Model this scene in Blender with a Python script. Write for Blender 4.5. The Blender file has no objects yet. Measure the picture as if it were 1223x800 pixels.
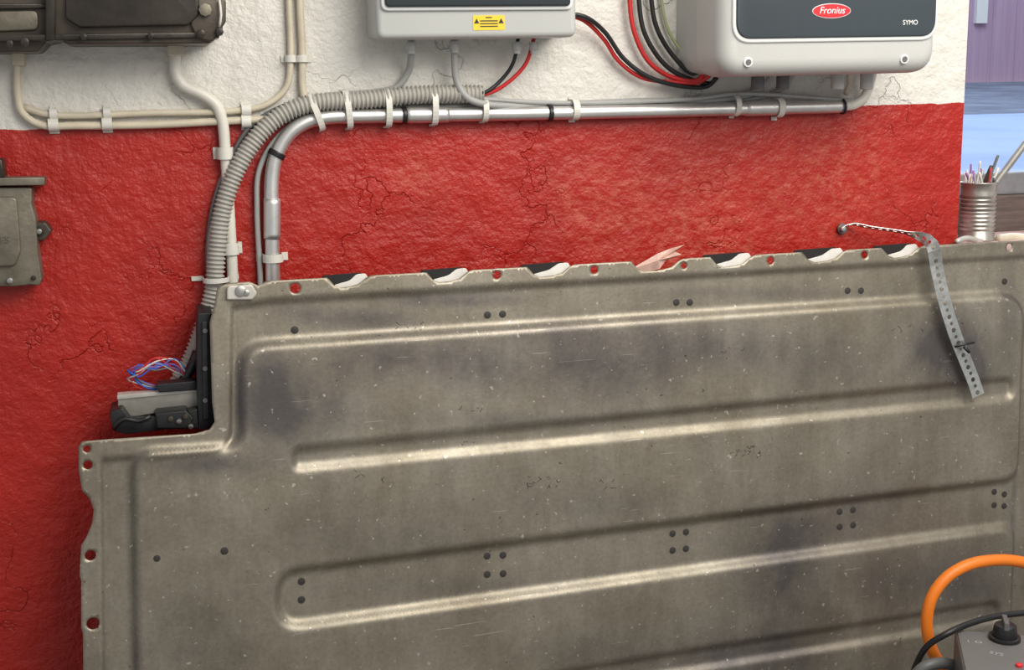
import bpy, bmesh, math, random
import numpy as np
from mathutils import Vector, Matrix
from mathutils.geometry import delaunay_2d_cdt
random.seed(3)
sc=bpy.context.scene
try:
    sc.view_settings.view_transform='Standard'
except Exception: pass

# ------------------------------------------------------------------ camera
F=1500.0; YAW=math.radians(15.5); PIT=math.radians(11); ROLL=math.radians(1.0)
fwd=Vector((math.sin(YAW)*math.cos(PIT),math.cos(YAW)*math.cos(PIT),-math.sin(PIT)))
r0=Vector((math.cos(YAW),-math.sin(YAW),0)); u0=r0.cross(fwd)
rt=r0*math.cos(ROLL)-u0*math.sin(ROLL); up=u0*math.cos(ROLL)+r0*math.sin(ROLL)
CAM=Vector((0,0,1.151))-fwd*2.35
cd=bpy.data.cameras.new('camera'); cam=bpy.data.objects.new('camera',cd); sc.collection.objects.link(cam)
cd.sensor_width=36; cd.lens=36*F/1223; cd.clip_start=0.02; cd.clip_end=200
m=Matrix((rt,up,-fwd)).transposed().to_4x4(); m.translation=CAM; cam.matrix_world=m
sc.camera=cam
def ray(px,py): return fwd+rt*((px-611.5)/F)+up*((400-py)/F)
def W(px,py,d=0.0):
    r=ray(px,py); t=(-d-CAM.y)/r.y; return CAM+r*t
def G(px,py,z):
    r=ray(px,py); t=(z-CAM.z)/r.z; return CAM+r*t

# ------------------------------------------------------------------ materials
def mat(name,col,rough=.5,metal=0,var=0,vscale=8,bump=0,bscale=60,col2=None,stretch=(1,1,1)):
    M=bpy.data.materials.new(name); M.use_nodes=True; nt=M.node_tree; N=nt.nodes; L=nt.links
    b=N['Principled BSDF']; b.inputs['Roughness'].default_value=rough; b.inputs['Metallic'].default_value=metal
    c=(*col,1); b.inputs['Base Color'].default_value=c
    tc=N.new('ShaderNodeTexCoord'); mp=N.new('ShaderNodeMapping'); mp.inputs['Scale'].default_value=stretch
    L.new(tc.outputs['Object'],mp.inputs['Vector'])
    n=N.new('ShaderNodeTexNoise'); n.inputs['Scale'].default_value=vscale; n.inputs['Detail'].default_value=6; n.inputs['Roughness'].default_value=.65
    L.new(mp.outputs[0],n.inputs['Vector'])
    r=N.new('ShaderNodeValToRGB'); r.color_ramp.elements[0].position=.35; r.color_ramp.elements[1].position=.65
    c2=col2 if col2 else tuple(x*(1-var) for x in col)
    r.color_ramp.elements[0].color=(*c2,1); r.color_ramp.elements[1].color=c
    L.new(n.outputs[0],r.inputs[0]); L.new(r.outputs[0],b.inputs['Base Color'])
    if bump:
        n2=N.new('ShaderNodeTexNoise'); n2.inputs['Scale'].default_value=bscale; n2.inputs['Detail'].default_value=4
        L.new(tc.outputs['Object'],n2.inputs['Vector'])
        bp=N.new('ShaderNodeBump'); bp.inputs['Strength'].default_value=bump; bp.inputs['Distance'].default_value=.003
        L.new(n2.outputs[0],bp.inputs['Height']); L.new(bp.outputs[0],b.inputs['Normal'])
    return M
m_cream=mat('cream_painted_pvc',(.64,.57,.44),.45,var=.18,vscale=20)
m_white=mat('white_plastic',(.72,.69,.62),.4,var=.1)
m_clip=mat('clip_plastic',(.72,.70,.64),.45,var=.08)
m_grayc=mat('gray_corrugated',(.43,.41,.37),.5,var=.15)
m_graycab=mat('gray_cable',(.38,.38,.37),.5,var=.1)
m_dkcab=mat('dark_gray_cable',(.12,.12,.12),.45)
m_alu=mat('aluminium_tube',(.80,.79,.77),.38,.85,var=.15,vscale=30)
m_black=mat('black_rubber',(.012,.012,.013),.4)
m_blackm=mat('black_metal',(.02,.02,.022),.4,var=.5,vscale=40,bump=.3)
m_gap=mat('black_gap_shade',(.012,.010,.010),.75,var=.3,vscale=40)
m_red=mat('red_cable',(.55,.02,.02),.4)
m_blue=mat('blue_wire',(.03,.10,.5),.4)
m_boxg=mat('light_gray_enclosure',(.50,.51,.49),.4,var=.04)
m_inv=mat('inverter_gray',(.53,.53,.51),.42,var=.03,bump=.1,bscale=400)
m_slate=mat('slate_panel',(.045,.058,.068),.38,var=.05)
m_smoke=mat('smoked_cover',(.035,.045,.05),.12)
m_whitep=mat('white_trim_plastic',(.75,.76,.75),.35)
m_logo=mat('logo_red',(.75,.02,.03),.35)
m_wtext=mat('white_print',(.85,.85,.85),.5)
m_gtext=mat('faded_print',(.40,.40,.38),.6)
m_yellow=mat('yellow_label',(.85,.58,.02),.45)
m_ptext=mat('dark_print',(.02,.02,.02),.6)
m_grime=mat('grimy_casting',(.105,.085,.065),.40,.3,vscale=6,col2=(.035,.027,.020),bump=.3,bscale=45)
m_grime2=mat('grimy_black_iron',(.055,.045,.036),.36,.3,vscale=7,col2=(.016,.013,.010),bump=.3,bscale=40)
m_cast=mat('worn_cast_metal',(.25,.225,.175),.45,.5,vscale=12,col2=(.13,.115,.085),bump=.3,bscale=70)
m_bolt=mat('zinc_bolt',(.5,.49,.46),.35,.9,var=.3,vscale=50)
m_galv=mat('galvanised_strap',(.64,.65,.63),.35,.85,var=.35,vscale=60)
m_tin=mat('tin_can_metal',(.58,.55,.50),.36,.75,var=.4,vscale=25)
m_orange=mat('orange_cable',(.9,.22,.015),.42,var=.12,vscale=12)
m_ctrl=mat('gray_powder_coat',(.13,.125,.12),.5,var=.15,bump=.3,bscale=200)
m_pink=mat('pink_foil',(.72,.46,.38),.35,var=.35,vscale=40)
m_tagm=mat('bright_flange',(.62,.59,.54),.45,.3,var=.2,vscale=30)
m_wtab=mat('white_flange_tab',(.80,.77,.72),.5,var=.15,vscale=30)
m_purple=mat('purple_wire',(.28,.10,.35),.45)
m_wood=mat('dark_wood',(.15,.11,.095),.6,var=.5,vscale=12,stretch=(1,1,8))

# ------------------------------------------------------------------ helpers
def link(o): sc.collection.objects.link(o); return o
def mesh_obj(name,vs,fs,mt,smooth=False):
    me=bpy.data.meshes.new(name); me.from_pydata([tuple(v) for v in vs],[],fs); me.update()
    me.materials.append(mt)
    if smooth:
        for p in me.polygons: p.use_smooth=True
    return link(bpy.data.objects.new(name,me))
def smooth_path(P,step=.006):
    P=[Vector(p) for p in P]
    if len(P)<3: 
        n=max(2,int((P[1]-P[0]).length/step)); return [P[0].lerp(P[1],i/n) for i in range(n+1)]
    out=[]
    Q=[P[0]*2-P[1]]+P+[P[-1]*2-P[-2]]
    for i in range(1,len(Q)-2):
        a,b,c,d=Q[i-1:i+3]
        t0=0;t1=t0+max(1e-5,(b-a).length**.5);t2=t1+max(1e-5,(c-b).length**.5);t3=t2+max(1e-5,(d-c).length**.5)
        n=max(2,int((c-b).length/step))
        for k in range(n):
            t=t1+(t2-t1)*k/n
            A1=a*((t1-t)/(t1-t0))+b*((t-t0)/(t1-t0)); A2=b*((t2-t)/(t2-t1))+c*((t-t1)/(t2-t1)); A3=c*((t3-t)/(t3-t2))+d*((t-t2)/(t3-t2))
            B1=A1*((t2-t)/(t2-t0))+A2*((t-t0)/(t2-t0)); B2=A2*((t3-t)/(t3-t1))+A3*((t-t1)/(t3-t1))
            out.append(B1*((t2-t)/(t2-t1))+B2*((t-t1)/(t2-t1)))
    out.append(P[-1]); return out
def sweep(name,P,r,mt,seg=12,rf=None,step=.008,taper=None):
    C=smooth_path(P,step); n=len(C); vs=[];fs=[]
    T=[(C[min(i+1,n-1)]-C[max(i-1,0)]).normalized() for i in range(n)]
    a=T[0].orthogonal().normalized(); s=0
    for i in range(n):
        if i: s+=(C[i]-C[i-1]).length
        a=(a-T[i]*a.dot(T[i])).normalized(); b=T[i].cross(a)
        rr=rf(s) if rf else r
        for k in range(seg):
            th=2*math.pi*k/seg; vs.append(C[i]+(a*math.cos(th)+b*math.sin(th))*rr)
    for i in range(n-1):
        for k in range(seg):
            k2=(k+1)%seg; fs.append((i*seg+k,i*seg+k2,(i+1)*seg+k2,(i+1)*seg+k))
    fs.append(tuple(range(seg))[::-1]); fs.append(tuple((n-1)*seg+k for k in range(seg)))
    return mesh_obj(name,vs,fs,mt,True)
def cable(name,pts,r,mt,**k): return sweep(name,[W(*p) for p in pts],r,mt,**k)
def fillet(poly,nseg=6):
    out=[];n=len(poly)
    for i in range(n):
        p=Vector(poly[i][:2]); r=poly[i][2] if len(poly[i])>2 else 0
        if r<=0: out.append(tuple(p)); continue
        a=Vector(poly[i-1][:2])-p; b=Vector(poly[(i+1)%n][:2])-p
        ang=a.angle(b); tl=min(r/math.tan(ang/2),a.length*.48,b.length*.48); 
        p1=p+a.normalized()*tl; p2=p+b.normalized()*tl
        for k in range(nseg+1):
            t=k/nseg; out.append(tuple(p1*(1-t)**2+p*2*t*(1-t)+p2*t*t))
    return out
def prism(name,poly,y0,y1,mt,M=None,bev=0,bseg=3,smooth=True):
    bm=bmesh.new(); n=len(poly)
    f=[bm.verts.new((p[0],y0,p[1])) for p in poly]; b=[bm.verts.new((p[0],y1,p[1])) for p in poly]
    ff=bm.faces.new(f); bm.faces.new(b[::-1])
    for i in range(n): bm.faces.new((f[i],b[i],b[(i+1)%n],f[(i+1)%n]))
    bmesh.ops.recalc_face_normals(bm,faces=bm.faces)
    if bev>0:
        es=list(ff.edges); bmesh.ops.bevel(bm,geom=es,offset=bev,segments=bseg,profile=.5,affect='EDGES',clamp_overlap=True)
    me=bpy.data.meshes.new(name); bm.to_mesh(me); bm.free(); me.materials.append(mt)
    if smooth:
        for p in me.polygons: p.use_smooth=True
        try: me.set_sharp_from_angle(angle=math.radians(35))
        except Exception: pass
    o=link(bpy.data.objects.new(name,me))
    if M: o.matrix_world=M
    return o
def rect(x0,z0,x1,z1,r=0,n=5): return fillet([(x0,z0,r),(x1,z0,r),(x1,z1,r),(x0,z1,r)],n)
def pxprism(name,pts,d0,d1,mt,bev=.002,fil=0):
    """outline given at front depth d0 (distance from wall), extruded back to d1"""
    pp=[W(p[0],p[1],d0) for p in pts]
    poly=[(p.x,p.z,(fil if len(q)<3 else q[2])) for p,q in zip(pp,pts)]
    return prism(name,fillet(poly,4),-d0,-d1,mt,bev=bev)
def frame(A,B,d):
    a=W(*A,d); b=W(*B,d); X=(b-a).normalized(); Y=Vector((0,1,0)); Z=X.cross(Y).normalized()
    M=Matrix((X,Y,Z)).transposed().to_4x4(); M.translation=a; return M,(b-a).length
def cyl(name,c,axis,r,h,mt,seg=20,r2=None,bev=0):
    bm=bmesh.new(); bmesh.ops.create_cone(bm,cap_ends=True,segments=seg,radius1=r,radius2=r if r2 is None else r2,depth=h)
    if bev: 
        es=[e for e in bm.edges if len(e.link_faces)==2 and any(len(f.verts)>4 for f in e.link_faces)]
        bmesh.ops.bevel(bm,geom=es,offset=bev,segments=2,profile=.5,affect='EDGES')
    me=bpy.data.meshes.new(name); bm.to_mesh(me); bm.free(); me.materials.append(mt)
    for p in me.polygons: p.use_smooth=True
    try: me.set_sharp_from_angle(angle=math.radians(40))
    except Exception: pass
    o=link(bpy.data.objects.new(name,me)); q=Vector((0,0,1)).rotation_difference(Vector(axis)).to_matrix().to_4x4(); q.translation=Vector(c); o.matrix_world=q; return o
def text(name,s,size,M,mt,ext=.0004,shear=0):
    cu=bpy.data.curves.new(name,'FONT'); cu.body=s; cu.size=size; cu.extrude=ext; cu.align_x='CENTER'; cu.align_y='CENTER'; cu.shear=shear
    cu.materials.append(mt); o=link(bpy.data.objects.new(name,cu)); o.matrix_world=M; return o
def join(name,objs):
    bpy.context.view_layer.update()
    for o in bpy.context.selected_objects: o.select_set(False)
    for o in objs: o.select_set(True)
    bpy.context.view_layer.objects.active=objs[0]
    bpy.ops.object.convert(target='MESH')
    if len(objs)>1: bpy.ops.object.join()
    o=bpy.context.view_layer.objects.active
    bpy.ops.object.transform_apply(location=True,rotation=True,scale=True)
    bpy.ops.object.origin_set(type='ORIGIN_GEOMETRY',center='BOUNDS')
    o.name=name; o.data.name=name; o.select_set(False); return o
RX=Matrix.Rotation(math.radians(90),4,'X')

# ------------------------------------------------------------------ room
xe=W(1150,150,0).x
xl=-2.4; ztop=2.7
zs=W(1165,291,0).z
A=W(0,156,0); B=W(1148,123,0); kk=(B.z-A.z)/(B.x-A.x); z00=A.z-kk*A.x
M=bpy.data.materials.new('red_and_white_plaster'); M.use_nodes=True; nt=M.node_tree; N=nt.nodes; L=nt.links; b=N['Principled BSDF']
geo=N.new('ShaderNodeNewGeometry'); sep=N.new('ShaderNodeSeparateXYZ'); L.new(geo.outputs['Position'],sep.inputs[0])
def mth(op,a,b2,clamp=False):
    n=N.new('ShaderNodeMath'); n.operation=op; n.use_clamp=clamp
    for i,v in enumerate((a,b2)):
        if v is None: continue
        if isinstance(v,(int,float)): n.inputs[i].default_value=v
        else: L.new(v,n.inputs[i])
    return n.outputs[0]
def noise(scale,detail=5,rough=.6,vec=None,dist=0):
    n=N.new('ShaderNodeTexNoise'); n.inputs['Scale'].default_value=scale; n.inputs['Detail'].default_value=detail; n.inputs['Roughness'].default_value=rough; n.inputs['Distortion'].default_value=dist
    L.new(vec if vec else geo.outputs['Position'],n.inputs['Vector']); return n.outputs[0]
def ramp(x,stops):
    r=N.new('ShaderNodeValToRGB'); e=r.color_ramp.elements
    while len(e)<len(stops): e.new(.5)
    for q,(p,c) in zip(e,stops): q.position=p; q.color=(*c,1) if len(c)==3 else c
    L.new(x,r.inputs[0]); return r.outputs[0]
def mix(fac,a,b2,typ='MIX'):
    n=N.new('ShaderNodeMix'); n.data_type='RGBA'; n.blend_type=typ
    for s,v in ((n.inputs[0],fac),(n.inputs[6],a),(n.inputs[7],b2)):
        if isinstance(v,(int,float)): s.default_value=v
        elif isinstance(v,tuple): s.default_value=(*v,1) if len(v)==3 else v
        else: L.new(v,s)
    return n.outputs[2]
line=mth('SUBTRACT',sep.outputs[2],mth('ADD',mth('MULTIPLY',sep.outputs[0],kk),z00))
line=mth('ADD',line,mth('MULTIPLY',mth('SUBTRACT',noise(25),.5),.012))
isw=mth('MULTIPLY',line,900,True)
red=ramp(noise(5,6,.7),[(.3,(.34,.009,.004)),(.7,(.44,.014,.006))])
def blob(px,py,r):
    c=W(px,py,0); v=N.new('ShaderNodeVectorMath'); v.operation='DISTANCE'; L.new(geo.outputs['Position'],v.inputs[0]); v.inputs[1].default_value=c
    return mth('SUBTRACT',1.0,mth('DIVIDE',v.outputs['Value'],r),True)
bl=mth('ADD',mth('ADD',blob(830,270,.24),blob(705,240,.12)),mth('ADD',blob(500,215,.07),blob(1000,215,.18)),True)
mpw=N.new('ShaderNodeMapping'); mpw.inputs['Scale'].default_value=(1,1,1.8); mpw.inputs['Rotation'].default_value=(0,.3,0); L.new(geo.outputs['Position'],mpw.inputs['Vector'])
sn=ramp(noise(30,8,.8,mpw.outputs[0]),[(.47,(0,0,0)),(.80,(1,1,1))])
scf=mth('MULTIPLY',mth('MULTIPLY',bl,1.0),sn,True)
red=mix(scf,red,(.66,.24,.14))
whi=ramp(noise(7,6,.7),[(.3,(.63,.605,.55)),(.7,(.77,.75,.70))])
dk=ramp(noise(60,4,.6),[(.30,(.72,.70,.66)),(.42,(1,1,1))])
whi=mix(.35,whi,dk,'MULTIPLY')
L.new(mix(isw,red,whi),b.inputs['Base Color']); b.inputs['Roughness'].default_value=.42
bp=N.new('ShaderNodeBump'); bp.inputs['Strength'].default_value=1.0; bp.inputs['Distance'].default_value=.0045
vor=N.new('ShaderNodeTexVoronoi'); vor.feature='DISTANCE_TO_EDGE'; vor.inputs['Scale'].default_value=5 
nd=N.new('ShaderNodeTexNoise'); nd.inputs['Scale'].default_value=6; nd.inputs['Detail'].default_value=6; L.new(geo.outputs['Position'],nd.inputs['Vector'])
L.new(mix(.35,geo.outputs['Position'],nd.outputs['Color']),vor.inputs['Vector'])
crack=ramp(vor.outputs['Distance'],[(0,(0,0,0)),(.012,(1,1,1))])
crm=ramp(noise(3.2),[(.48,(0,0,0)),(.56,(1,1,1))])
crack=mth('SUBTRACT',1.0,mth('MULTIPLY',mth('SUBTRACT',1.0,crack),crm))
hgt=mth('ADD',mth('ADD',mth('MULTIPLY',noise(110,5,.6),.45),mth('MULTIPLY',noise(20,4,.6),1.9)),mth('MULTIPLY',crack,.45))
L.new(hgt,bp.inputs['Height']); L.new(bp.outputs[0],b.inputs['Normal'])
m_wall=M
def bx(name,x0,x1,y0,y1,z0,z1,mt,bev=0):
    bm=bmesh.new(); bmesh.ops.create_cube(bm,size=1)
    for v in bm.verts: v.co=Vector(((x0+x1)/2+v.co.x*(x1-x0),(y0+y1)/2+v.co.y*(y1-y0),(z0+z1)/2+v.co.z*(z1-z0)))
    if bev: bmesh.ops.bevel(bm,geom=list(bm.edges),offset=bev,segments=2,profile=.5,affect='EDGES')
    me=bpy.data.meshes.new(name); bm.to_mesh(me); bm.free(); me.materials.append(mt)
    return link(bpy.data.objects.new(name,me))
TH=.24
join('wall_back',[bx('w1',xl,xe,0,TH,0,ztop,m_wall),bx('w2',xe,xe+1.3,0,TH,0,zs-.03,m_wall),bx('w3',xe,xe+1.3,0,TH,2.25,ztop,m_wall),bx('w4',xe+1.3,xe+1.9,0,TH,0,ztop,m_wall)])
m_floor=mat('concrete_floor',(.30,.29,.28),.7,var=.3,vscale=4,bump=.3)
bx('floor',xl,xe+1.9,-4,TH,-.1,0,m_floor)
m_sill=mat('pinkish_sill',(.66,.50,.48),.6,vscale=10,col2=(.52,.34,.33),bump=.5)
bx('sill_trim',xe,xe+1.3,-.012,TH,zs-.03,zs,m_sill,.003).name='trim_1'
fr=[]
yf=.16
zr0=zs; 
zr1=W(1190,207,-yf).z
fr.append(bx('rail',xe,xe+1.3,yf,yf+.05,zr0,zr0+(zr1-zr0)*.62,m_wood,.003))
fr.append(bx('rail2',xe,xe+1.3,yf+.01,yf+.05,zr0+(zr1-zr0)*.62,zr1,mat('weathered_sash',(.22,.22,.23),.6,var=.3,vscale=20),.004))
fr.append(bx('head',xe,xe+1.3,yf,yf+.05,2.19,2.25,m_wood))
fr.append(bx('jr',xe+1.24,xe+1.3,yf,yf+.05,zr1,2.19,m_wood))
fr.append(bx('jl',xe,xe+.012,yf,yf+.05,zr1,2.19,m_wood))
join('window_1',fr)
m_snow=mat('pale_blue_slush',(.40,.53,.78),.7,vscale=1.2,col2=(.30,.42,.67))
m_road=mat('wet_asphalt',(.22,.27,.36),.7,vscale=3,col2=(.11,.14,.19),bump=.4,bscale=10)
hy=7.5; hz=W(1190,98,-hy).z
my=3.8; mz=W(1190,136,-my).z; nz=W(1190,215,-.6).z
join('yard_ground',[mesh_obj('yard',[(-2,.5,nz-.05),(6,.5,nz-.05),(8,my,mz),(-2,my,mz)],[(0,1,2,3)],m_snow),
 mesh_obj('street',[(-2,my,mz),(8,my,mz),(12,hy-.06,hz),(-2,hy-.06,hz)],[(0,1,2,3)],m_road)])
m_house=mat('mauve_siding',(.47,.33,.45),.7,vscale=6,col2=(.40,.27,.38),stretch=(6,1,.3))
hs=[bx('siding',0,12,hy,hy+.2,hz-.5,hz+5,m_house)]
pp=W(1169,20,-hy)
hs.append(bx('trimw',pp.x-.05,pp.x+.06,hy-.04,hy,W(1169,28,-hy).z,hz+3,m_whitep))
for i in range(50): hs.append(bx('batten',i*.24,i*.24+.02,hy-.008,hy,hz,hz+5,m_house))
join('neighbour_house',hs)

# ------------------------------------------------------------------ stamped aluminium plate
d1=ray(5200,73).normalized(); LEAN=math.radians(4.5)
d2=Vector((0,-math.sin(LEAN),-math.cos(LEAN))); d2=(d2-d1*d2.dot(d1)).normalized()
nn=-(d1.cross(d2)).normalized()
if nn.y>0: nn=-nn
upv=-d2
ORG=W(1150,300,.055)
def PL(px,py,h=0.0):
    o=ORG+nn*h; r=ray(px,py); t=(o-CAM).dot(nn)/r.dot(nn); return CAM+r*t
def uv(px,py):
    p=PL(px,py)-ORG; return (p.dot(d1),p.dot(upv))
MP=Matrix((d1,upv,nn)).transposed().to_4x4(); MP.translation=ORG
def topy(x): return 335+(x-320)*(73-335)/(5200-320)
notches=[(390,440),(508,560),(628,682),(752,812),(846,898),(955,1008),(1050,1098)]
top=[]
for s,e in notches:
    top+=[(s,topy(s)),(s+3,topy(s)+3),(s+8,topy(s)+9),(s+16,topy(s)+12),(e-22,topy(e)+13),(e-12,topy(e)+10),(e-4,topy(e)+3),(e+2,topy(e))]
ybot=400
for y in range(900,1500,5):
    if PL(700,y).z<.02: ybot=y; break
vbot=uv(700,ybot)[1]
def atv(px,v):
    for y in range(800,1700,2):
        if uv(px,y)[1]<=v: return (px,y)
    return (px,1600)
corner=[(256,361),(259,343),(270,338),(298,336),(308,341),(316,336),(322,335)]
right=[(1288,topy(1288)),(1292,topy(1288)+6),atv(1268,vbot)]
left=[atv(103,vbot),(99,755),(97,748),(97,692),(95,686),(97,650),(103,641),(110,624),(112,608),(107,594),(98,585),(94,560),(94,532),(98,526),(135,523),(232,517),(250,512),(256,503),(253,480),(250,385)]
outl_px=corner+top+right+left
base_px=[(252,345),(322,335),(1290,topy(1290)),atv(1268,vbot),atv(103,vbot),(95,526),(250,514)]
def touv(l): return np.array([uv(*p) for p in l])
outl=touv(outl_px); basep=touv(base_px)
panel=touv(fillet([(158,539,30),(288,531,22),(286,412,34),(1221,349,34),(*atv(1195,vbot+.09),30),(*atv(168,vbot+.09),30)],8))
slot3=touv(fillet([(331,682,30),(331,748,30),(1206,626,0),(1340,608,0),(1340,555,0)],8))
slot2=touv(fillet([(347,533,14),(347,561,14),(1206,476,12),(1206,449,12)],6))
slot4=touv(fillet([(330,851,14),(330,880,14),(1190,740,12),(1190,714,12)],6))
slot5=touv(fillet([(330,1000,26),(330,1075,26),(1190,905,20),(1190,845,20)],6))
def sdf(P,poly):
    n=len(poly); dmin=np.full(len(P),1e9); ins=np.zeros(len(P),bool)
    for i in range(n):
        a=poly[i]; b2=poly[(i+1)%n]; e=b2-a; w=P-a
        t=np.clip((w@e)/max(1e-12,e@e),0,1); dd=w-t[:,None]*e; dmin=np.minimum(dmin,(dd**2).sum(1))
        c=(a[1]>P[:,1])!=(b2[1]>P[:,1])
        with np.errstate(divide='ignore',invalid='ignore'):
            xi=(b2[0]-a[0])*(P[:,1]-a[1])/(b2[1]-a[1])+a[0]
        ins^=(c&(P[:,0]<xi))
    return np.sqrt(dmin)*np.where(ins,1,-1)
def smin(a,b2,k):
    h=np.clip(.5+.5*(b2-a)/k,0,1); return b2*(1-h)+a*h-k*h*(1-h)
def sst(x,w):
    t=np.clip(x/w+.5,0,1); return t*t*(3-2*t)
def height(P):
    dp=sdf(P,panel); ds=-sdf(P,slot3); d=smin(dp,ds,.040)
    h=.015*sst(d,.020)
    for s in (slot2,slot4): h-=.009*sst(sdf(P,s)-.004,.018)*sst(dp,.02)
    h-=.013*sst(sdf(P,slot5),.020)
    dl=sdf(P,basep); h+=.007*(1-sst(dl-.034,.009))
    h+=.0014*np.sin(P[:,0]*9+1)*np.sin(P[:,1]*11)+.0004*np.sin(P[:,0]*23+2)*np.sin(P[:,1]*19+P[:,0]*7)
    return h
umin,umax=outl[:,0].min(),outl[:,0].max(); vmin,vmax=outl[:,1].min(),outl[:,1].max()
vlow=min(uv(100,830)[1]-.02,uv(1150,830)[1])
vs_=[];v=vmax
while v>vmin: vs_.append(v); v-=.0034 if v>vlow else .008
us_=np.arange(umin,umax,.007)
UU,VV=np.meshgrid(us_,np.array(vs_)); 
UU=UU+ (np.arange(len(vs_))%2)[:,None]*.0035
GP=np.stack([UU.ravel(),VV.ravel()],1)
ins=sdf(GP,outl); GP=GP[ins>.003]
holes=[(352,344,6),(592,328,5),(708,322,5),(815,317,4),(918,311,5),(1030,304,5),(1203,295,5),(104,535,4),(105,554,5),(108,662,6),(111,743,7)]
hl=[]
for x,y,r in holes:
    c=np.array(uv(x,y)); rr=r*.00145; hl.append((c,rr))
keep=np.ones(len(GP),bool)
for c,rr in hl: keep&=(((GP-c)**2).sum(1)>(rr+.0025)**2)
GP=GP[keep]
V=[];E=[]
def addloop(pts):
    s=len(V)
    for p in pts: V.append(Vector((float(p[0]),float(p[1]))))
    n=len(pts)
    for i in range(n): E.append((s+i,s+(i+1)%n))
dn=[]
for i in range(len(outl)):
    a=outl[i];b2=outl[(i+1)%len(outl)]; n=max(1,int(np.linalg.norm(b2-a)/.008))
    for k in range(n): dn.append(a+(b2-a)*k/n)
addloop(dn)
for c,rr in hl: addloop([c+rr*np.array([math.cos(t*math.pi/8),math.sin(t*math.pi/8)]) for t in range(16)])
for p in GP: V.append(Vector((float(p[0]),float(p[1]))))
ov,oe,of,_,_,_=delaunay_2d_cdt(V,E,[],0,1e-6)
OV=np.array([[p[0],p[1]] for p in ov]); T=np.array([f for f in of if len(f)==3])
C=OV[T].mean(1); ok=sdf(C,outl)>0
for c,rr in hl: ok&=(((C-c)**2).sum(1)>(rr*.97)**2)
T=T[ok]; H=height(OV)
me=bpy.data.meshes.new('plate'); me.from_pydata([(float(p[0]),float(p[1]),float(h)) for p,h in zip(OV,H)],[],[tuple(int(i) for i in t) for t in T]); me.update()
bm=bmesh.new(); bm.from_mesh(me)
for f in bm.faces:
    if f.normal.z<0: f.normal_flip()
loose=[v for v in bm.verts if not v.link_faces]; bmesh.ops.delete(bm,geom=loose,context='VERTS')
bm.to_mesh(me); bm.free()
for p in me.polygons: p.use_smooth=True
co=np.empty(len(me.vertices)*3); me.vertices.foreach_get('co',co); co=co.reshape(-1,3)
Wp=np.array(ORG)+co[:,:1]*np.array(d1)+co[:,1:2]*np.array(upv)
rel=Wp-np.array(CAM); z=rel@np.array(fwd); X=rel@np.array(rt)/z*F+611.5; Y=400-rel@np.array(up)/z*F
dirt_and_fold_shade=np.zeros(len(X))
for (px,py,sx,sy,a) in [(335,490,52,42,1.2),(318,445,28,34,.8),(470,430,85,26,1.0),(570,435,60,30,.7),(400,485,60,28,.7),(700,435,55,42,1.0),(770,425,60,42,.8),(640,396,90,16,.6),(860,415,70,30,.7),(1125,415,36,36,2.4),(1155,440,28,26,1.2),(925,690,45,66,1.2),(960,635,60,28,.9),(900,780,90,40,.8),(1040,600,50,30,.6),(1160,700,45,50,1.0),(1060,690,60,34,.7),(540,358,80,9,1.2),(430,380,75,12,.8),(900,350,130,8,.6),(350,372,40,12,.5),(480,640,120,30,.4),(760,780,120,30,.6),(230,770,50,50,.4),(980,430,60,35,.6),(700,600,100,20,.4),(240,553,75,11,1.0),(1200,390,14,60,.5),(600,500,120,10,.5),(560,700,150,12,.4)]:
    dirt_and_fold_shade+=a*np.exp(-((X-px)/sx)**2-((Y-py)/sy)**2)
# edge shade of the vertical folds, painted in on top of the dirt
dpv=sdf(co[:,:2],panel)
dirt_and_fold_shade+=.7*np.exp(-(dpv/.006)**2)*((X<178)|((X>275)&(X<300)&(Y>425)&(Y<525))|(X>1195))
dirt_and_fold_shade+=.3*np.exp(-((X-126)/3.5)**2)*(Y>545)
at=me.attributes.new('dirt_and_fold_shade','FLOAT','POINT'); at.data.foreach_set('value',dirt_and_fold_shade.astype(np.float32))
M=bpy.data.materials.new('worn_stamped_aluminium'); M.use_nodes=True; nt=M.node_tree; N=nt.nodes; L=nt.links; b=N['Principled BSDF']
geo=N.new('ShaderNodeTexCoord')
def mapv(s):
    mp=N.new('ShaderNodeMapping'); mp.inputs['Scale'].default_value=s; L.new(geo.outputs['Object'],mp.inputs['Vector']); return mp.outputs[0]
vo=mapv((1,1,1))
base=ramp(noise(4.5,9,.72,vo),[(.3,(.245,.213,.158)),(.5,(.33,.295,.232)),(.72,(.42,.385,.32))])
fine=ramp(noise(150,3,.6,vo),[(.3,(.72,.72,.72)),(.6,(1,1,1))])
base=mix(.55,base,fine,'MULTIPLY')
streak=ramp(noise(18,7,.7,mapv((2.2,.4,1))),[(.35,(.75,.73,.73)),(.62,(1.0,1.0,1.0))])
base=mix(.5,base,streak,'MULTIPLY')
atn=N.new('ShaderNodeAttribute'); atn.attribute_name='dirt_and_fold_shade'
dn_=mth('ADD',mth('MULTIPLY',noise(9,7,.7,mapv((1.1,.9,1))),2.4),-.45)
dm=mth('MULTIPLY',mth('MULTIPLY',atn.outputs['Fac'],dn_,True),.72)
base=mix(dm,base,(.088,.078,.092))
sp=ramp(noise(95,3,.5,vo),[(.68,(0,0,0)),(.73,(1,1,1))]); base=mix(mth('MULTIPLY',sp,.55),base,(.72,.69,.64))
spd=ramp(noise(60,3,.6,mapv((1.0,1.3,1))),[(.25,(1,1,1)),(.30,(0,0,0))]); base=mix(mth('MULTIPLY',spd,.75),base,(.04,.035,.03))
scr=ramp(noise(26,2,.5,mapv((.3,9,1))),[(.73,(0,0,0)),(.76,(1,1,1))]); base=mix(mth('MULTIPLY',scr,.3),base,(.75,.72,.67))
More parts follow.
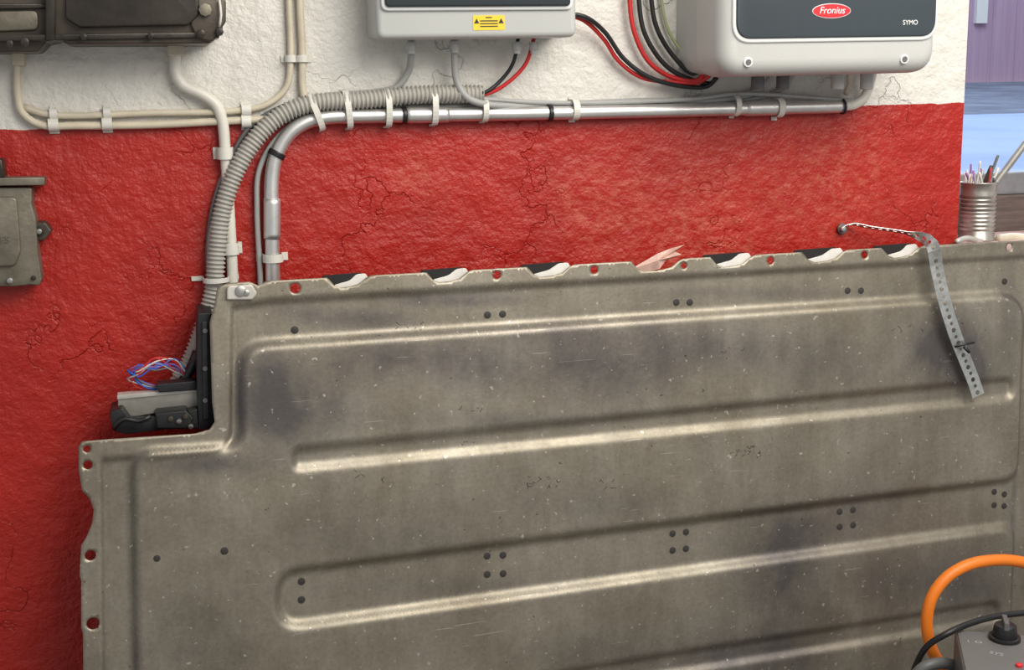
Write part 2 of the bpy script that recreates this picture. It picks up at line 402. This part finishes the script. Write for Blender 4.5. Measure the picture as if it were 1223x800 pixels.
L.new(base,b.inputs['Base Color']); b.inputs['Metallic'].default_value=.75
L.new(mth('SUBTRACT',ramp(noise(8,7,.7,vo),[(.3,(.40,)*3),(.7,(.55,)*3)]),mth('MULTIPLY',dm,.08)),b.inputs['Roughness'])
bp=N.new('ShaderNodeBump'); bp.inputs['Strength'].default_value=.25; bp.inputs['Distance'].default_value=.001
L.new(mth('ADD',noise(90,4,.6,vo),mth('MULTIPLY',noise(9,3,.5,vo),2.0)),bp.inputs['Height']); L.new(bp.outputs[0],b.inputs['Normal'])
me.materials.append(M); m_plate=M
plate=link(bpy.data.objects.new('stamped_battery_cover_plate',me)); plate.matrix_world=MP
so=plate.modifiers.new('thick','SOLIDIFY'); so.thickness=.0018; so.offset=-1
def child(o,parent):
    o.parent=parent; o.matrix_parent_inverse=parent.matrix_world.inverted(); return o
bpy.context.view_layer.update()
hole_discs_and_marks=[]
def hole_disc(px,py,r=4.5,mt=m_black):
    c=uv(px,py); h=float(height(np.array([c]))[0]); p=ORG+d1*c[0]+upv*c[1]+nn*(h+.0003)
    hole_discs_and_marks.append(cyl('hole_disc',p,nn,r*.0014,.0016,mt,16,bev=.0004))  # dark disc standing in for the dark of an open hole
m_dark=mat('dark_matte',(.03,.027,.025),.6)
for x,y in [(187,664),(267,655),(582,376),(600,375),(808,361),(824,361),(1012,347),(1028,347),(352,394),(360,694),(360,716),(582,664),(601,663),(582,686),(601,685),(803,637),(819,635),(803,657),(819,655),(1003,611),(1019,609),(1003,629),(1019,627),(1187,587),(1199,590),(1187,603),(1199,604),(1200,336)]:
    hole_disc(x,y,4.6 if x>200 else 4,m_dark)
for cx,cy in [(645,574),(885,538),(870,416),(712,576),(1080,390),(490,392),(560,487),(440,566)]:
    for k in range(16 if cx in(645,885) else 5):
        c=uv(cx+random.uniform(-19,19),cy+random.uniform(-7,6)); h=float(height(np.array([c]))[0]); p=ORG+d1*c[0]+upv*c[1]+nn*(h+.0002)
        dr=(d1*random.uniform(-1,1)+upv*random.uniform(-.8,.8)).normalized()
        hole_discs_and_marks.append(cyl('mark',p,dr,.0005,random.uniform(.004,.010),m_dark,6))
child(join('hole_discs_and_marks',hole_discs_and_marks),plate)
tabs=[]
def pprism(name,pts,h0,h1,mt,bev=.001):
    poly=[uv(*p) for p in pts]
    bm=bmesh.new(); f=[bm.verts.new((p[0],p[1],h0)) for p in poly]; k=[bm.verts.new((p[0],p[1],h1)) for p in poly]
    ff=bm.faces.new(f); bm.faces.new(k[::-1]); n=len(f)
    for i in range(n): bm.faces.new((f[i],k[i],k[(i+1)%n],f[(i+1)%n]))
    bmesh.ops.recalc_face_normals(bm,faces=bm.faces)
    if bev: bmesh.ops.bevel(bm,geom=list(ff.edges),offset=bev,segments=2,profile=.5,affect='EDGES',clamp_overlap=True)
    me=bpy.data.meshes.new(name); bm.to_mesh(me); bm.free(); me.materials.append(mt)
    o=link(bpy.data.objects.new(name,me)); o.matrix_world=MP; return o
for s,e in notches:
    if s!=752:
        tabs.append(pprism('blk',fillet([(s-6,topy(s)+14,0),(s-4,topy(s)-2,2),(e-8,topy(e)-3,2),(e+2,topy(e)+14,0)],3),-.006,-.009,m_gap,.0005))  # black strip standing in for the shadow in the gap behind the notch
        tabs.append(pprism('brt',fillet([(s+8,topy(s)+20,0),(s+10,topy(s)+9,3),(s+28,topy(s)+4,14),(e-14,topy(e)-1,8),(e-3,topy(e)-2,3),(e+1,topy(e)+5,3),(e-2,topy(e)+18,0)],4),-.002,-.004,m_wtab,.0005))  # white piece for the bright metal flange inside the notch
tabs.append(pprism('cor',fillet([(270,357,2),(270,341,5),(300,339,5),(306,350,4),(300,357,2)],3),.016,.004,m_tagm,.002))
child(join('shade_and_flange_tabs',tabs),plate)
rg=[]
for x,y,r in [(286,347,7),(293,349,4)]:
    c=uv(x,y); p=ORG+d1*c[0]+upv*c[1]+nn*.017
    rg.append(cyl('bolt',p,nn,r*.0013,.004,m_bolt,16,bev=.0008))
child(join('corner_bolts',rg),plate)
q=[(752,322),(785,303),(800,297),(818,292),(806,300),(814,304),(795,311),(788,321),(768,326)]
vs=[PL(x,y,.004+.006*(i%2)) for i,(x,y) in enumerate(q)]+[PL(786,311,.016)]
fs=[(i,(i+1)%len(q),len(q)) for i in range(len(q))]
mesh_obj('torn_tape',vs,fs,m_pink)

# ------------------------------------------------------------------ pipes and cables
join('cream_surface_conduit',[cable('a',[(21,40,.012),(21,70,.012),(21,110,.012),(27,135,.012),(48,149,.012),(90,150,.012),(180,149,.012),(262,145,.012),(322,142,.012)],.0065,m_cream)])
join('cream_surface_conduit',[cable('a',[(28,128,.01),(60,137,.01),(180,135,.01),(285,132,.01),(320,124,.01),(342,104,.01),(347,70,.01),(345,0,.01),(345,-120,.01)],.0055,m_cream)])
join('cream_surface_conduit',[cable('a',[(357,-120,.01),(358,0,.01),(361,60,.01),(361,100,.01),(364,122,.012)],.0065,m_cream)])
join('white_bent_conduit',[cable('a',[(209,30,.016),(209,65,.016),(209,85,.016),(217,101,.016),(240,112,.016),(257,124,.016),(265,142,.016),(269,180,.016),(273,240,.016),(278,335,.016),(280,420,.016)],.0095,m_white)])
ribf=lambda s: .0145+.0022*math.sin(s*2*math.pi/.0075)
hose=cable('h',[(222,500,.03),(212,462,.03),(228,430,.028),(243,390,.025),(255,345,.024),(259,300,.024),(266,250,.024),(284,200,.024),(312,158,.024),(340,135,.024),(375,123,.024),(430,120,.024),(500,113,.024),(576,112,.024)],.015,m_grayc,seg=16,rf=ribf,step=.0016)
join('corrugated_hose',[hose])
tube=[cable('t',[(327,420,.02),(326,335,.02),(325,270,.02),(325,210,.02),(331,183,.02),(347,158,.02),(368,145,.02),(392,140,.02),(440,138.5,.02),(700,134,.02),(1006,127,.02)],.0125,m_alu,seg=20)]
tube.append(cable('sl',[(325,285,.02),(325,237,.02)],.0145,m_alu,seg=20))
tube.append(cable('sl',[(484,137.5,.02),(535,136.8,.02)],.0142,m_alu,seg=20))
tube.append(cable('sl',[(890,129.5,.02),(935,128.5,.02)],.0145,m_alu,seg=20))
for a,b2 in [((480,137.7,.02),(485,137.6,.02)),((654,135,.02),(659,134.9,.02)),((329,187,.02),(332,181,.02)),((1005,127.2,.02),(1007,127,.02))]:
    tube.append(cable('band',[a,b2],.0152,m_black,seg=20,step=.002))
join('aluminium_conduit',tube)
join('white_bent_conduit',[cable('w',[(1006,127,.02),(1020,125,.02),(1031,118,.02),(1037,106,.022),(1041,90,.035),(1043,70,.05)],.0095,m_white)])
join('gray_cable',[cable('g',[(491,45,.05),(491,65,.04),(488,85,.02),(474,104,.012),(450,110,.012),(400,114,.010),(362,120,.01),(325,138,.010),(294,170,.010),(268,215,.010),(254,265,.01),(250,335,.02),(243,400,.02),(246,470,.02)],.006,m_graycab)])
join('gray_cable',[cable('g',[(543,45,.05),(543,70,.04),(545,95,.034),(556,115,.036),(578,124,.032),(640,125.5,.012),(760,121,.010),(862,119,.010),(900,110,.012),(921,92,.03),(922,80,.04)],.0062,m_graycab)])
join('gray_cable',[cable('g',[(312,420,.012),(311,335,.012),(307,250,.012),(309,205,.01),(325,172,.01),(352,146,.01),(380,128,.01),(470,128,.006),(600,127,.006),(760,124,.006),(900,118,.006),(935,105,.01),(950,85,.03)],.0048,m_graycab)])
join('dark_gray_cable',[cable('g',[(255,430,.03),(252,360,.03),(248,300,.012),(256,240,.012),(275,190,.010),(300,150,.01),(335,128,.01),(380,117,.008),(450,112,.006),(560,107,.006)],.004,m_dkcab)])
join('gray_cable',[cable('g',[(575,118,.03),(640,122,.02),(700,123,.02),(830,118,.02),(880,112,.02),(1020,120,.02)],.004,m_graycab)])
join('black_cable',[cable('g',[(560,112,.03),(580,110,.035),(600,94,.035),(613,75,.04),(619,45,.05)],.0034,m_black)])
join('red_cable',[cable('g',[(560,116,.03),(585,111,.03),(606,99,.035),(628,76,.04),(638,45,.05)],.0036,m_red)])
join('black_cable',[cable('g',[(670,16,.05),(698,20,.045),(722,38,.03),(745,70,.025),(775,92,.025),(815,103,.025),(845,103,.03),(856,93,.05)],.0042,m_black)])
join('red_cable',[cable('g',[(670,18,.04),(695,23,.035),(722,48,.02),(738,72,.018),(765,92,.018),(800,98,.02),(835,98,.03),(850,88,.05)],.0040,m_red)])
join('red_cable',[cable('g',[(754,-120,.02),(752,0,.02),(758,40,.02),(776,75,.02),(805,93,.02),(835,95,.03),(842,80,.05)],.0044,m_red)])
join('black_cable',[cable('g',[(763,-120,.02),(763,0,.02),(770,40,.02),(792,75,.02),(815,91,.022),(850,99,.03),(858,80,.06)],.0044,m_black)])
join('black_cable',[cable('g',[(777,-120,.02),(778,0,.02),(785,35,.02),(805,68,.02),(828,88,.03),(838,80,.05)],.0044,m_black)])
join('yellow_green_cable',[cable('g',[(788,-120,.014),(790,0,.014),(800,40,.014),(822,70,.02),(835,80,.03)],.003,mat('yg',(.35,.38,.2),.5))])
join('gray_cable',[cable('g',[(1010,112,.015),(1014,100,.03),(1012,75,.05)],.005,m_cream)])
clips=[]
def clip(px,py,R,c,ang=0,w=.012,fl=.012,mt=m_clip):
    P=[(R+fl,.0012),(R,.0012),(R,c)]
    for k in range(1,12): 
        t=math.pi*k/12; P.append((R*math.cos(t),c+min(R,.018)*math.sin(t)))
    P+=[(-R,c),(-R,.0012),(-R-fl,.0012)]
    p=W(px,py,c); vs=[];fs=[]
    ca,sa=math.cos(ang),math.sin(ang)
    n=len(P)
    nrm=[]
    for i in range(n):
        a=P[max(i-1,0)];b2=P[min(i+1,n-1)]; t=Vector((b2[0]-a[0],b2[1]-a[1])).normalized(); nrm.append((t.y,-t.x))
    for lay in (0,1):
        for i,(zz,dd) in enumerate(P):
            zz2=zz+nrm[i][0]*.002*lay; dd2=dd+nrm[i][1]*.002*lay
            for s in (-w/2,w/2):
                vs.append(Vector((p.x+s*ca-zz2*sa,-dd2,p.z+s*sa+zz2*ca)))
    o=2*n
    for i in range(n-1):
        a=i*2; fs+=[(a,a+1,a+3,a+2),(o+a,o+a+2,o+a+3,o+a+1),(a,a+2,o+a+2,o+a),(a+1,o+a+1,o+a+3,a+3)]
    fs+=[(0,o,o+1,1),(2*n-2,2*n-1,o+2*n-1,o+2*n-2)]
    clips.append(mesh_obj('c',vs,fs,mt))
for x,y in [(64,149),(128,148)]: clip(x,y,.0085,.012,0,.016,.006); clip(x,y-13,.0075,.010,0,.012,.006)
clip(294,131,.0075,.01,0,.016,.006); clip(294,145,.0085,.012,0,.016,.006)
clip(347,70,.0075,.01,math.pi/2,.012,.008); clip(361,70,.0085,.01,math.pi/2,.012,.008)
clip(269,183,.0115,.016,math.pi/2,.02,.008); clip(276,297,.0115,.016,math.pi/2,.02,.008)
clip(326,308,.0155,.02,math.pi/2,.014,.012)
for x,y,a in [(377,134,.35),(415,131,.1),(463,129,0),(518,127,0)]: clip(x,y,.031,.022,a,.0105,.004)
clip(578,131,.02,.02,0,.010,.004); clip(686,131,.017,.018,0,.012,.006); clip(878,126,.018,.018,0,.010,.006); clip(930,128.5,.0165,.02,0,.012,.008)
clip(258,334,.02,.03,math.pi/2,.008,.02)
join('cable_clips',clips)

# ------------------------------------------------------------------ combiner box
Mx,w=frame((452,47),(688,44),.115)
P=[prism('base',rect(0,0.004,w,.42,.012),.03,.115,m_boxg,Mx,.002),
   prism('lid',rect(-.002,0,w+.002,.424,.014),0,.045,m_boxg,Mx,.010,4),
   prism('rim',rect(.006,.045,w-.006,.40,.012),-.006,.004,m_whitep,Mx,.003),
   prism('smoked',rect(.012,.051,w-.012,.39,.008),-.012,.0,m_smoke,Mx,.004),
   prism('label',rect(w*.47,.013,w*.63,.037,.001),-.0008,.002,m_yellow,Mx,0)]
for i,zz in enumerate([.0335,.028,.0235,.019]):
    P.append(prism('pr',rect(w*.505+(i==0)*.010,zz-.0009,w*.595-(i==0)*.010,zz+.0009),-.0012,.0,m_ptext,Mx,0))
for sx in (w*.488,w*.612):
    P.append(prism('tri',[(sx-.0045,.024),(sx+.0045,.024),(sx,.032)],-.0013,0,m_ptext,Mx,0))
P.append(prism('inner',rect(.04,.062,w-.04,.14,.004),-.0125,-.008,mat('breaker_row',(.10,.115,.12),.2),Mx,.001))
join('solar_combiner_box',P)
gl=[]
for x,y in [(491,50),(543,49),(617,50),(638,50)]:
    c=W(x,y+5,.05); gl.append(cyl('gland',c,(0,0,1),.009,.014,m_boxg,16,bev=.001)); gl.append(cyl('gland',c-Vector((0,0,.009)),(0,0,1),.007,.008,m_boxg,8))
join('cable_glands',gl)

# ------------------------------------------------------------------ inverter
Mx,w=frame((860,92),(1120,86),.20)
P=[prism('back',rect(.004,.006,w-.006,.60,.04,8),.09,.198,m_inv,Mx,.01,3),
   prism('front',rect(0,0,w,.61,.045,8),0,.10,m_inv,Mx,.028,6)]
px0=.021; P.append(prism('trim',rect(px0,.056,w-.007,.58,.034,8),-.004,.01,m_whitep,Mx,.003,3))
P.append(prism('slate',rect(px0+.006,.063,w-.012,.575,.029,8),-.007,.0,m_slate,Mx,.003,3))
cx=(W(993,13,.207)-Mx.translation).dot(Mx.col[0].xyz); cz=(W(993,13,.207)-Mx.translation).dot(Mx.col[2].xyz)
el=[(cx+.036*math.cos(t*math.pi/16),cz+.0115*math.sin(t*math.pi/16)) for t in range(32)]
el2=[(cx+.0372*math.cos(t*math.pi/16),cz+.0126*math.sin(t*math.pi/16)) for t in range(32)]
P.append(prism('lg2',el2,-.0078,-.005,m_wtext,Mx)); P.append(prism('lg',el,-.0086,-.005,m_logo,Mx))
P.append(text('tx','Fronius',.0165,Mx@Matrix.Translation((cx,-.009,cz+.0005))@RX,m_wtext,.0003,.25))
q=W(1087,27,.207)-Mx.translation
P.append(text('tx2','SYMO',.0115,Mx@Matrix.Translation((q.dot(Mx.col[0].xyz),-.0075,q.dot(Mx.col[2].xyz)))@RX,m_wtext,.0003))
for fx in (.052,w-.07):
    P.append(cyl('screwhole',Mx@Vector((fx,.004,.024)),Mx.col[1].xyz,.0085,.012,m_whitep,20,bev=.001))
    P.append(cyl('screw',Mx@Vector((fx,-.0015,.024)),Mx.col[1].xyz,.005,.004,m_dkcab,16))
for x in (905,935,1000,1035):
    c=W(x,97,.1); P.append(cyl('gland',c,(0,0,1),.012,.03,m_dkcab if x<1000 else m_boxg,12,bev=.002))
join('solar_inverter',P)

# ------------------------------------------------------------------ top-left grimy housing
P=[pxprism('a',[(-140,-120,8e-3),(60,-120,.004),(60,46,.012),(45,62,.010),(-140,64,.008)],.10,.0,m_grime,.006),
   pxprism('b',[(62,-120,.004),(266,-120,.01),(266,40,.016),(250,52,.012),(80,53,.012),(62,40,.010)],.12,.0,m_grime,.007),
   pxprism('b2',[(78,-120,.004),(238,-120,.01),(238,18,.014),(225,30,.012),(95,33,.012),(78,22,.010)],.132,.11,m_grime2,.005),
   pxprism('strap',[(54,-120),(68,-120),(66,48),(54,50)],.13,.0,m_grime2,.003),
   pxprism('ear',[(228,-2,.004),(270,-2,.006),(270,26,.008),(254,50,.006),(236,46,.006),(228,30,.004)],.128,.03,m_grime,.003),
   pxprism('lip',[(-140,44),(262,38),(262,45),(-140,52)],.126,.05,m_grime2,.002),
   pxprism('lip2',[(-140,6),(56,4),(56,10),(-140,13)],.11,.05,m_grime2,.002),
   pxprism('win',[(-60,14,.005),(46,12,.01),(46,36,.01),(-60,40,.005)],.106,.05,m_cast,.003)]
for x,y,r in [(245,12,8),(262,38,5),(30,50,5),(100,44,4),(180,43,4),(240,40,5),(12,52,4)]:
    c=W(x,y,.131); P.append(cyl('bolt',c,(0,1,0),r*.0013,.014,m_grime2 if r<8 else m_cast,8,bev=.001))
P.append(cable('wire',[(262,0,.135),(264,18,.14),(262,32,.135)],.002,m_white))
P.append(pxprism('stub',[(200,48),(219,48),(219,66),(200,66)],.035,.0,m_cream,.003)); P.append(pxprism('stub',[(14,60),(29,60),(29,78),(14,78)],.03,.0,m_cream,.003))
join('grimy_electrical_housing',P)
# ------------------------------------------------------------------ left casting
P=[pxprism('plate',[(-80,224),(38,224,.004),(38,245,.004),(43,262,.004),(45,300,.004),(50,334,.004),(47,341,.003),(36,340,.004),(20,342,.003),(-80,343,.003)],.05,.0,m_cast,.003),
   pxprism('shelf',[(-80,213),(53,212),(53,221),(-80,223)],.058,.01,m_cast,.0015),
   pxprism('ear',[(36,266,.004),(54,265,.008),(62,276,.006),(54,287,.008),(38,288,.004)],.035,.0,m_grime,.003),
   pxprism('rib',[(-80,236,.004),(20,235,.010),(25,300,.012),(18,318,.010),(-80,322,.004)],.058,.045,m_cast,.004),
   pxprism('up',[(-80,188),(2,190),(5,212),(-80,212)],.05,.0,m_grime2,.003)]  # last piece: dark block standing in for the shadow above the casting
P.append(cyl('bolt',W(47,276,.037),(0,1,0),.0085,.01,m_grime2,6,bev=.001)); P.append(cyl('bolt',W(47,276,.04),(0,1,0),.0045,.014,m_bolt,10,bev=.001))
P.append(cyl('bolt',W(12,335,.052),(0,1,0),.005,.008,m_bolt,8,bev=.001)); P.append(cyl('bolt',W(40,332,.052),(0,1,0),.004,.006,m_grime2,8,bev=.001))
P.append(text('tx','KES',.016,Matrix.Translation(W(2,287,.0585))@RX,m_cast,.0012))
join('cast_metal_cover',P)

# ------------------------------------------------------------------ black bracket & connectors at plate's left
P=[pxprism('chan',[(236,374,.002),(254,374,.002),(258,470,.003),(256,510,.004),(238,514,.003),(235,470,.002)],.118,.03,m_blackm,.003),
   pxprism('flg',[(241,384,.002),(248,384,.002),(250,500,.002),(243,502,.002)],.124,.10,m_blackm,.002)]
for y in (395,440,478): P.append(cyl('b',W(245,y,.126),(0,1,0),.004,.004,m_dkcab,8))
join('black_mounting_bracket',P)
m_plt=mat('thin_metal_plate',(.42,.40,.36),.45,.5,var=.25,vscale=20)
P=[pxprism('pl',[(141,474,.002),(236,466,.002),(236,486,.001),(141,500,.002)],.09,.07,m_plt,.002),
   pxprism('edge',[(140,472,.001),(236,464,.001),(236,468,.001),(140,477,.001)],.093,.07,m_tagm,.0005),
   pxprism('arm',[(131,492,.004),(146,487,.005),(156,501,.004),(190,500,.004),(236,488,.003),(238,512,.003),(200,513,.003),(150,519,.004),(134,514,.004)],.115,.05,m_blackm,.003),
   pxprism('con',[(185,494,.003),(222,490,.004),(232,500,.004),(224,512,.003),(188,512,.003)],.128,.09,m_black,.003),
   pxprism('clipb',[(186,459,.003),(234,455,.002),(236,466,.002),(190,469,.002)],.10,.07,m_blackm,.003)]
for k,(x,y) in enumerate([(204,500),(214,503),(222,497),(228,509)]): P.append(cyl('t',W(x,y,.131),(.2,1,.1),.0045,.006,m_bolt if k%2 else m_grime,10,bev=.001))
P.append(cable('hook',[(136,512,.12),(142,504,.125),(150,500,.125),(165,503,.125),(180,497,.125)],.004,m_black))
join('battery_connector_block',P)
ws=[]
for i in range(9):
    c=[m_blue,m_red,m_white,m_blue,m_graycab,m_blue,m_purple,m_dkcab,m_red][i]
    s=random.uniform
    ws.append(cable('w',[(224,445+i*1.5,.06),(208,438+s(-10,6),.08),(185,433+s(-6,10),.09),(165,436+s(-3,16),.09),(153+s(-3,10),446+s(-6,12),.085),(165+s(-5,15),460+s(-6,4),.08),(196,464+s(-3,3),.07)],.0014,c,seg=6))
ws.append(cable('s',[(236,420,.06),(228,440,.06),(218,456,.06)],.009,m_black))
join('loose_wire_bundle',ws)

# ------------------------------------------------------------------ perforated strap
hpt=PL
pathp=[W(1004,273,.008),W(1015,268,.012),W(1040,272,.03),W(1075,277,.05),W(1100,283,.07),hpt(1113,291,.035),hpt(1119,320,.03),hpt(1127,355,.034),hpt(1141,400,.036),hpt(1153,430,.032),hpt(1164,458,.03),hpt(1171,480,.032)]
C=smooth_path(pathp,.0055)
Ltot=0; S=[0]
for i in range(1,len(C)): Ltot+=(C[i]-C[i-1]).length; S.append(Ltot)
step=.0145; n=int(Ltot/step); R_=[]
j=0
for i in range(n+1):
    s=i*step
    while j<len(S)-2 and S[j+1]<s: j+=1
    t=(s-S[j])/max(1e-6,S[j+1]-S[j]); R_.append(C[j].lerp(C[j+1],t))
vs=[];fs=[]; wd=.0145
Wv=[]
xf=W(1085,285,.06).x
for i in range(n+1):
    T=(R_[min(i+1,n)]-R_[max(i-1,0)]).normalized()
    flat=T.cross(-nn).normalized()
    if flat.x<0: flat=-flat
    edge=Vector((0,-1,.35)); edge=(edge-T*edge.dot(T)).normalized()
    ft=min(1,max(0,(R_[i].x-xf)/.05)); Wv.append((edge*(1-ft)+flat*ft).normalized()*(wd*(.55+.45*ft)))
for i in range(n):
    a,b2=R_[i],R_[i+1]; wa,wb=Wv[i],Wv[i+1]
    def pt(x,y): return a.lerp(b2,x)+wa.lerp(wb,x)*y
    outer=[(0,-1),(.5,-1),(1,-1),(1,0),(1,1),(.5,1),(0,1),(0,0)]
    hr=.34 if i%2 else .26
    inner=[(.5+hr*math.cos(math.radians(225+45*k)),(hr)*math.sin(math.radians(225+45*k))) for k in range(8)]
    s=len(vs); vs+= [pt(*q) for q in outer]+[pt(*q) for q in inner]
    for k in range(8): fs.append((s+k,s+(k+1)%8,s+8+(k+1)%8,s+8+k))
st=mesh_obj('st',vs,fs,m_galv); so=st.modifiers.new('s','SOLIDIFY'); so.thickness=.001
P=[st,cyl('washer',W(1006,273,.006),(0,1,0),.0105,.004,m_dkcab,20,bev=.001),cyl('screwh',W(1006,273,.012),(0,1,0),.0055,.012,m_galv,6,bev=.001)]
P.append(sweep('tie',[hpt(1141,414,.036),hpt(1153,411,.045),hpt(1163,409,.036)],.0025,m_black,seg=8)); P.append(sweep('tie',[hpt(1151,414,.044),hpt(1158,421,.048)],.003,m_black,seg=6))
join('perforated_strap',P)

# ------------------------------------------------------------------ tin can with odds and ends
cc=W(1166,281,-.055); cc.z=zs
rc=.037; hc=.122
prof=[(0,0),(rc*.94,0),(rc+.001,.001),(rc+.001,.004),(rc-.001,.006),(rc-.001,.018)]
for k in range(9):
    prof+=[(rc-.0034,.021+k*.0085),(rc-.0034,.0225+k*.0085),(rc-.0002,.0255+k*.0085),(rc-.0002,.027+k*.0085)]
prof+=[(rc-.001,.102),(rc-.001,.118),(rc+.0012,.1195),(rc+.0012,hc),(rc-.001,hc),(rc-.002,.116),(rc-.002,.06),(0,.06)]
seg=40; vs=[];fs=[]
for r,zz in prof:
    for k in range(seg): t=2*math.pi*k/seg; vs.append(cc+Vector((r*math.cos(t),r*math.sin(t),zz)))
for i in range(len(prof)-1):
    for k in range(seg): k2=(k+1)%seg; fs.append((i*seg+k,i*seg+k2,(i+1)*seg+k2,(i+1)*seg+k))
P=[mesh_obj('can',vs,fs,m_tin,True)]
P.append(cyl('fill',cc+Vector((0,0,.09)),(0,0,1),rc*.9,.03,m_dark,20))
m_rod=mat('gray_rod',(.33,.32,.30),.4,.3,var=.3,vscale=30)
def stick(dx,dy,tx,ty,tz,r,mt,bend=0):
    a=cc+Vector((dx,dy,.07)); e=cc+Vector((tx,ty,tz)); mm=(a+e)/2+Vector((bend,0,bend*.5)); return sweep('k',[a,mm,e],r,mt,seg=8)
P+=[stick(.0,0,.105,-.01,.205,.0075,m_rod),stick(.01,.01,.05,.01,.175,.003,m_dkcab),stick(-.01,0,-.022,0,.16,.002,m_purple,-.004),stick(-.015,.01,.0,0,.165,.002,m_white,.006),
    stick(0,.01,.028,.0,.155,.004,m_grime),stick(-.02,0,-.03,-.01,.14,.0025,m_white,-.005),stick(.01,-.01,.02,-.01,.15,.002,m_red),stick(.015,0,.045,0,.15,.003,m_white)]
for i in range(16):
    t=random.uniform(0,6.28); P.append(stick(.015*math.cos(t),.015*math.sin(t),.03*math.cos(t),.03*math.sin(t),random.uniform(.125,.148),.0025,random.choice([m_white,m_grime,m_tagm,m_purple,m_dkcab,m_graycab]),random.uniform(-.01,.01)))
join('tin_can_of_scraps',P)
join('sill_debris',[sweep('d',[W(1142,291,.02)+Vector((0,0,.004)),W(1155,288,-.0)+Vector((0,0,.006)),W(1172,291,-.01)+Vector((0,0,.004))],.006,m_tagm,seg=8),sweep('d',[W(1192,285,-.02),W(1212,283,-.03),W(1235,286,-.02)],.009,m_cream,seg=8)])

# ------------------------------------------------------------------ controller box, stand, orange cable
zt=W(1140,752,.32).z
c0=G(1140,752,zt); c1=G(1153,812,zt); ey=(c1-c0); ey.z=0; ey.normalize()
ex=Vector((-ey.y,ey.x,0)); 
if ex.x<0: ex=-ex
Mb=Matrix((ex,-ey,Vector((0,0,1)))).transposed().to_4x4(); Mb.translation=c0
def bbox(name,x0,x1,y0,y1,z0,z1,mt,bev=.003):
    o=bx(name,x0,x1,-y1,-y0,z0,z1,mt,bev); o.matrix_world=Mb; return o
P=[bbox('body',0,.26,0,.2,-.11,0,m_ctrl,.006),bbox('rim',.004,.256,.004,.196,-.001,.002,mat('ctrl_face',(.16,.152,.145),.45,var=.1),.001)]
kp=G(1200,757,zt+.012); kp=Mb.inverted()@kp
def bl(x,y,z): return Mb@Vector((x,y,z))
kx,ky=kp.x,kp.y
P+=[cyl('kb',bl(kx,ky,.005),(0,0,1),.028,.008,m_black,28,bev=.001),cyl('kn',bl(kx,ky,.019),(0,0,1),.023,.024,m_black,12,r2=.019,bev=.002)]
P.append(bbox('kp',kx-.0045,kx+.0045,-ky-.02,-ky+.02,.026,.042,m_dkcab,.0015))
for (tx,s,r_) in ((G(1190,782,zt),'SYS',-.35),(G(1164,768,zt),'I  O',0)):
    t=Mb.inverted()@tx; P.append(text('t',s,.016,Mb@Matrix.Translation((t.x,t.y,.0025))@Matrix.Rotation(r_,4,'Z'),m_gtext,.0002))
t=Mb.inverted()@G(1217,797,zt); P.append(cyl('led',bl(t.x,t.y,.004),(0,0,1),.006,.006,m_logo,16,bev=.001))
for (a,c) in ((.012,.012),(.012,.188),(.248,.012),(.248,.188)): P.append(cyl('s',bl(a,-c,.003),(0,0,1),.004,.003,m_bolt,12))
join('control_box',P)
P=[bbox('top',-.01,.5,.0,.35,-.135,-.11,m_wood,.003)]
for a in (0.01,.46):
    for c in (.02,.31): P.append(bbox('leg',a,a+.03,c,c+.03,-zt,-.135,m_ctrl,.002))
P.append(bbox('sh',0,.49,.01,.34,-zt+.15,-zt+.17,m_wood,.002))
join('work_stand',P)
join('orange_power_cable',[cable('o',[(1150,830,.26),(1128,800,.26),(1111,770,.26),(1107,740,.26),(1113,713,.26),(1130,690,.26),(1155,675,.26),(1185,669,.26),(1220,671,.26),(1270,690,.26)],.0112,m_orange,seg=20)])
join('black_cable',[cable('o',[(1080,850,.30),(1092,800,.30),(1107,772,.32),(1130,757,.34),(1160,744,.33),(1190,736,.32),(1240,730,.32)],.006,m_black,seg=14)])
join('black_tool_handle',[cable('o',[(1088,812,.33),(1105,796,.34),(1128,792,.34),(1150,800,.33)],.011,m_dkcab,seg=14)])

# ------------------------------------------------------------------ lights
wd_=bpy.data.worlds.new('world'); sc.world=wd_; wd_.use_nodes=True; bg=wd_.node_tree.nodes['Background']; bg.inputs[0].default_value=(.96,.96,.97,1); bg.inputs[1].default_value=.44
def area(name,loc,tgt,sx,sy,e,col):
    l=bpy.data.lights.new(name,'AREA'); l.shape='RECTANGLE'; l.size=sx; l.size_y=sy; l.energy=e; l.color=col
    o=link(bpy.data.objects.new(name,l)); o.location=loc; o.rotation_euler=(Vector(tgt)-Vector(loc)).to_track_quat('-Z','Y').to_euler(); return o
area('ceiling_light',(.75,-1.5,2.75),(.3,-.1,1.2),2.0,1.0,48,(1,.955,.87))
area('ceiling_light.001',(1.1,-3.3,2.7),(.4,0,1.0),2.0,1.0,34,(1,.955,.87))
area('daylight_window',(xe+.65,.9,2.1),(xe+.3,-.6,1.2),1.2,1.0,16,(.6,.75,1))
area('yard_fill_light',(3.5,3.2,7.0),(3.5,5.5,1.5),5,4,460,(.72,.84,1))  # added lamp outside that brightens the yard and house behind the window
